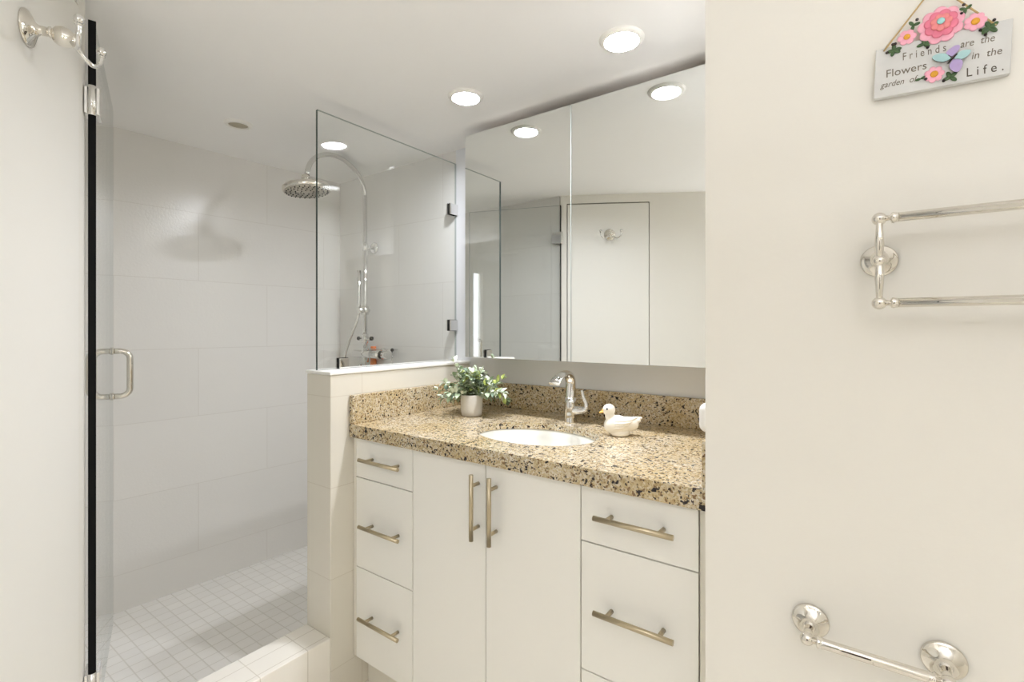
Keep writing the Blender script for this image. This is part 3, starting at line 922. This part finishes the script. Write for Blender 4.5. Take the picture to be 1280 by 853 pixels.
# ------------------------------------------------------------------ chrome fittings on the cream wall
def rosette(bm, c, ax, r):
    add_lathe(bm, c, ax, [(r, 0), (r, 0.003), (r * 0.94, 0.006), (r * 0.84, 0.0065), (r * 0.70, 0.010), (r * 0.45, 0.014), (r * 0.32, 0.020), (r * 0.26, 0.030)], 40)
t = thing('towel_rail', 'double chrome towel bar on the cream wall below the sign', 'towel rail', (0.008, Y_TOWEL, 1.365))
def towel_post(x):
    bm = bmesh.new()
    rosette(bm, (x, Y_TOWEL, 1.369), (0, -1, 0), 0.0255)
    add_tube(bm, [(x, Y_TOWEL - 0.02, 1.367), (x, 0.940, 1.363)], [0.0075, 0.0062], 16)
    add_ball(bm, (x, 0.938, 1.363), 0.0090)
    p = obj('mount', bm, M['chrome_warm'], t)
    for s, zb in ((1, 1.427), (-1, 1.2985)):
        bm = bmesh.new()
        z0 = 1.363
        ln = abs(zb - z0)
        pts = [(x, 0.940 - 0.006 * math.sin(math.pi * k / 8), z0 + s * ln * k / 8) for k in range(9)]
        add_tube(bm, pts, [0.0048, 0.0052, 0.0060, 0.0062, 0.0058, 0.0052, 0.0046, 0.0042, 0.0042], 14)
        obj('bracket_arm', bm, M['chrome_warm'], p)
TX0, TX1 = 0.0085, 0.62
towel_post(TX0); towel_post(TX1)
for zb in (1.427, 1.2985):
    bm = bmesh.new()
    add_tube(bm, [(TX0 + 0.022, 0.940, zb), (TX1 - 0.022, 0.940, zb)], 0.0070, 20)
    o = obj('bar', bm, M['chrome_warm'], t)
    for x, s in ((TX0, 1), (TX1, -1)):
        bm = bmesh.new()
        add_ball(bm, (x, 0.940, zb), 0.0098)
        add_lathe(bm, (x + s * 0.007, 0.940, zb), (s, 0, 0), [(0.0042, 0), (0.0042, 0.006), (0.0075, 0.0075), (0.0085, 0.010), (0.0075, 0.0125), (0.0072, 0.016)], 20)
        obj('finial', bm, M['chrome_warm'], o)

t = thing('paper_holder', 'short chrome paper holder low on the cream wall', 'paper holder', (0.0, Y_TOWEL, 0.752))
px = (-0.0868, 0.0880)
for x in px:
    bm = bmesh.new()
    rosette(bm, (x, Y_TOWEL, 0.753), (0, -1, 0), 0.0285)
    add_tube(bm, [(x, Y_TOWEL - 0.028, 0.753), (x, 0.944, 0.7515)], [0.0068, 0.0052], 16)
    add_ball(bm, (x, 0.940, 0.7510), 0.0105)
    obj('mount', bm, M['chrome_warm'], t)
bm = bmesh.new()
a, b = px[0] + 0.006, px[1] - 0.006
add_lathe(bm, (a, 0.940, 0.751), (1, 0, 0), [(0.005, 0), (0.005, 0.007), (0.009, 0.008), (0.0095, 0.010), (0.007, 0.012), (0.009, 0.014), (0.0088, 0.016), (0.0080, 0.0175), (0.0080, (b - a) - 0.0175), (0.0088, (b - a) - 0.016), (0.009, (b - a) - 0.014), (0.007, (b - a) - 0.012), (0.0095, (b - a) - 0.010), (0.009, (b - a) - 0.008), (0.005, (b - a) - 0.007), (0.005, b - a)], 24)
obj('roller', bm, M['chrome_warm'], t)

# ------------------------------------------------------------------ double robe hook on the flush door
HK = DIAG0 + DIAG_DIR * 0.298 + DIAG_N * 0.002 + Vector((0, 0, 1.8275))
def hk(s, n, z): return HK + DIAG_DIR * s + DIAG_N * n + Vector((0, 0, z))
t = thing('robe_hook', 'chrome double robe hook on the flush cream door', 'hook', tuple(HK))
bm = bmesh.new()
add_lathe(bm, HK, DIAG_N, [(0.0345, 0), (0.0345, 0.002), (0.032, 0.005), (0.020, 0.010), (0.012, 0.015), (0.0085, 0.020), (0.0085, 0.032), (0.0105, 0.034), (0.0105, 0.037), (0.0085, 0.039)], 36)
obj('rosette', bm, M['chrome_warm'], t)
bm = bmesh.new()
add_lathe(bm, hk(0, 0.038, 0), DIAG_N + Vector((0, 0, -0.25)), [(0.0085, 0), (0.0155, 0.005), (0.0185, 0.013), (0.0175, 0.024), (0.013, 0.033), (0.014, 0.035), (0.013, 0.038), (0.006, 0.041), (0, 0.042)], 28)
obj('bell', bm, M['chrome_warm'], t)
for s in (-1, 1):
    bm = bmesh.new()
    pts = spline([hk(s * 0.004, 0.066, -0.010), hk(s * 0.018, 0.078, -0.026), hk(s * 0.038, 0.088, -0.034), hk(s * 0.056, 0.094, -0.022), hk(s * 0.060, 0.096, -0.004)], 7)
    add_tube(bm, pts, 0.0042, 12)
    o = obj('prong', bm, M['chrome'], t)
    bm = bmesh.new()
    add_lathe(bm, hk(s * 0.060, 0.096, -0.005), (0, 0, 1), [(0.0042, 0), (0.0062, 0.001), (0.0062, 0.002), (0.005, 0.003)], 18)
    add_ball(bm, hk(s * 0.060, 0.096, 0.007), 0.0088, seg=18)
    obj('ball_tip', bm, M['chrome'], o)

# ------------------------------------------------------------------ hanging sign
t = thing('hanging_sign', 'whitewashed wooden sign with flowers and a butterfly, hung from twine', 'sign', (0.0815, 0.99, 1.665))
SYF = 0.985                 # front of the board
TILT = math.radians(-2.1)
bm = bmesh.new()
add_box(bm, -0.0785, 0.0785, -0.0055, 0.0055, -0.039, 0.039)
bmesh.ops.rotate(bm, verts=bm.verts, cent=(0, 0, 0), matrix=Matrix.Rotation(-TILT, 3, 'Y'))
bmesh.ops.translate(bm, verts=bm.verts, vec=(0.0815, SYF + 0.0055, 1.6650))
obj('board', bm, M['board'], t, 0.0012)
bm = bmesh.new()
for a in ((0.0147, 1.7009), (0.1436, 1.6955)):
    add_tube(bm, [(a[0], SYF - 0.002, a[1]), (0.0778, 0.995, 1.7874)], 0.0013, 8)
add_tube(bm, [(0.0778, 1.0, 1.7874), (0.0778, 0.988, 1.7884)], 0.0018, 8)
obj('twine', bm, M['cord'], t)
def petals(bm, c, R, n, wid, lift, y, mi=0, rot=0.0):
    """A ring of rounded petals standing a little off the board."""
    for k in range(n):
        a = 2 * math.pi * k / n + rot
        d = Vector((math.cos(a), 0, math.sin(a))); s = Vector((-math.sin(a), 0, math.cos(a)))
        ctr = Vector((c[0], y, c[1])) + d * R * 0.58
        mat = Matrix((d, Vector((0, -1, 0)), s)).transposed().to_4x4()
        add_ball(bm, ctr, R * 0.44, mi, seg=14, scale=(1, lift, wid), rot=mat)
def flower(name, c, R, n, wid, pm, cm, cr):
    bm = bmesh.new(); petals(bm, c, R, n, wid, 0.22, SYF - 0.002)
    f = obj(name, bm, pm, t)
    bm = bmesh.new(); add_ball(bm, (c[0], SYF - 0.0035, c[1]), cr, seg=16, scale=(1, 0.55, 1))
    obj('flower_centre', bm, cm, f)
    return f
bm = bmesh.new(); petals(bm, (0.0833, 1.7175), 0.0275, 9, 0.80, 0.16, SYF - 0.0025, 0, 0.2)
fl = obj('flower', bm, M['pink_light'], t); fl['label'] = 'large layered deep pink flower'
bm = bmesh.new(); petals(bm, (0.0833, 1.7178), 0.0205, 8, 0.85, 0.20, SYF - 0.0060, 0, 0.5)
obj('petal_layer', bm, M['pink'], fl)
bm = bmesh.new(); petals(bm, (0.0833, 1.7182), 0.0130, 7, 0.9, 0.28, SYF - 0.0095, 0, 0.1)
obj('petal_layer', bm, M['coral'], fl)
bm = bmesh.new(); add_ball(bm, (0.0826, SYF - 0.0125, 1.7190), 0.0048, seg=16, scale=(1, 0.6, 1))
obj('gem', bm, M['gem'], fl)
flower('flower', (0.0433, 1.7130), 0.0118, 6, 0.95, M['pink_light'], M['gold'], 0.0042)
flower('flower', (0.1216, 1.7086), 0.0130, 7, 0.9, M['pink_light'], M['gold'], 0.0050)
flower('flower', (0.0756, 1.6454), 0.0122, 7, 0.85, M['pink_light'], M['gold'], 0.0048)
random.seed(4)
def sprig(c, n, r, beads=1):
    bm = bmesh.new()
    for k in range(n):
        a = 2 * math.pi * k / n + random.uniform(0, 0.8)
        d = Vector((math.cos(a), 0, math.sin(a))); s = Vector((-math.sin(a), 0, math.cos(a)))
        mat = Matrix((d, Vector((0, -1, 0)), s)).transposed().to_4x4()
        add_ball(bm, Vector((c[0], SYF - 0.0015, c[1])) + d * r * 0.55, r * 0.6, 0, seg=12, scale=(1, 0.28, 0.55), rot=mat)
    for k in range(beads):
        a = random.uniform(0, 6.28)
        add_ball(bm, (c[0] + math.cos(a) * r * 1.05, SYF - 0.003, c[1] + math.sin(a) * r * 1.05), 0.0022, 1, seg=10)
    obj('leaf_sprig', bm, [M['sign_leaf'], M['bead']], t)
sprig((0.0510, 1.7290), 3, 0.0075); sprig((0.0274, 1.6985), 5, 0.0085, 3); sprig((0.0640, 1.6960), 4, 0.0080)
sprig((0.1115, 1.7310), 3, 0.0070, 2); sprig((0.1370, 1.6945), 5, 0.0095, 3); sprig((0.0600, 1.6435), 2, 0.0060); sprig((0.0945, 1.6360), 4, 0.0085)
# butterfly
bm = bmesh.new()
def wing(pts, mi):
    c = Vector((sum(p[0] for p in pts) / len(pts), 0, sum(p[1] for p in pts) / len(pts)))
    fr = []; bk = []
    sp = spline([(p[0], 0, p[1]) for p in pts] + [(pts[0][0], 0, pts[0][1])], 4)[:-1]
    for p in sp:
        fr.append(bm.verts.new((p.x, SYF - 0.0062, p.z))); bk.append(bm.verts.new((p.x, SYF - 0.0040, p.z)))
    bm.faces.new(fr).material_index = mi
    bm.faces.new(bk[::-1]).material_index = 2
    for k in range(len(fr)):
        bm.faces.new((fr[k], fr[(k + 1) % len(fr)], bk[(k + 1) % len(fr)], bk[k])).material_index = 2
wing([(0.0945, 1.6615), (0.0860, 1.6595), (0.0770, 1.6640), (0.0730, 1.6705), (0.0790, 1.6735), (0.0890, 1.6705)], 1)
wing([(0.0955, 1.6640), (0.0890, 1.6710), (0.0920, 1.6755), (0.0990, 1.6795), (0.1040, 1.6780), (0.1030, 1.6715)], 0)
wing([(0.0975, 1.6605), (0.1010, 1.6665), (0.1080, 1.6695), (0.1165, 1.6670), (0.1130, 1.6600), (0.1050, 1.6570)], 1)
wing([(0.0965, 1.6595), (0.1045, 1.6580), (0.1075, 1.6500), (0.1030, 1.6400), (0.0965, 1.6425), (0.0925, 1.6515)], 0)
bf = obj('butterfly', bm, [M['wing_a'], M['wing_b'], M['bead']], t)
bm = bmesh.new(); add_tube(bm, [(0.0905, SYF - 0.0065, 1.6545), (0.0960, SYF - 0.0075, 1.6610), (0.1010, SYF - 0.0065, 1.6665)], [0.0007, 0.0017, 0.0010], 8)
obj('insect_body', bm, M['bead'], bf)
# lettering
def words(txt, x0, z0, x1, z1, size, mat, shear=0.0):
    cu = bpy.data.curves.new('lettering', 'FONT')
    cu.body = txt; cu.size = size; cu.shear = shear; cu.extrude = 0.00018; cu.space_character = 1.0
    cu.resolution_u = 3
    tmp = bpy.data.objects.new('lettering_tmp', cu); COL.objects.link(tmp)
    bpy.context.view_layer.update()
    dg = bpy.context.evaluated_depsgraph_get()
    me = bpy.data.meshes.new_from_object(tmp.evaluated_get(dg))
    bpy.data.objects.remove(tmp, do_unlink=True); bpy.data.curves.remove(cu)
    xs = [v.co.x for v in me.vertices]
    k = (x1 - x0) / (max(xs) - min(xs)); xo = min(xs)
    sl = (z1 - z0) / (x1 - x0)
    base = world_of(t)
    for v in me.vertices:
        X = x0 + (v.co.x - xo) * k
        Z = z0 + v.co.y + (X - x0) * sl
        v.co = Vector((X, SYF - 0.0002 - v.co.z, Z)) - base
    me.materials.clear(); me.materials.append(mat)
    o = bpy.data.objects.new('lettering', me); COL.objects.link(o)
    o.parent = t
    o['label'] = 'the painted words ' + txt
    return o
words('F r i e n d s', 0.0385, 1.6795, 0.0895, 1.6775, 0.0165, M['ink'])
words('are  the', 0.1055, 1.6765, 0.1425, 1.6745, 0.0150, M['ink'], 0.2)
words('Flowers', 0.0180, 1.6585, 0.0670, 1.6575, 0.0170, M['ink'])
words('in  the', 0.1180, 1.6555, 0.1500, 1.6535, 0.0150, M['ink'], 0.15)
words('garden  of', 0.0100, 1.6435, 0.0570, 1.6420, 0.0130, M['ink'], 0.3)
words('L i f e .', 0.1125, 1.6315, 0.1515, 1.6295, 0.0185, M['ink_dark'])
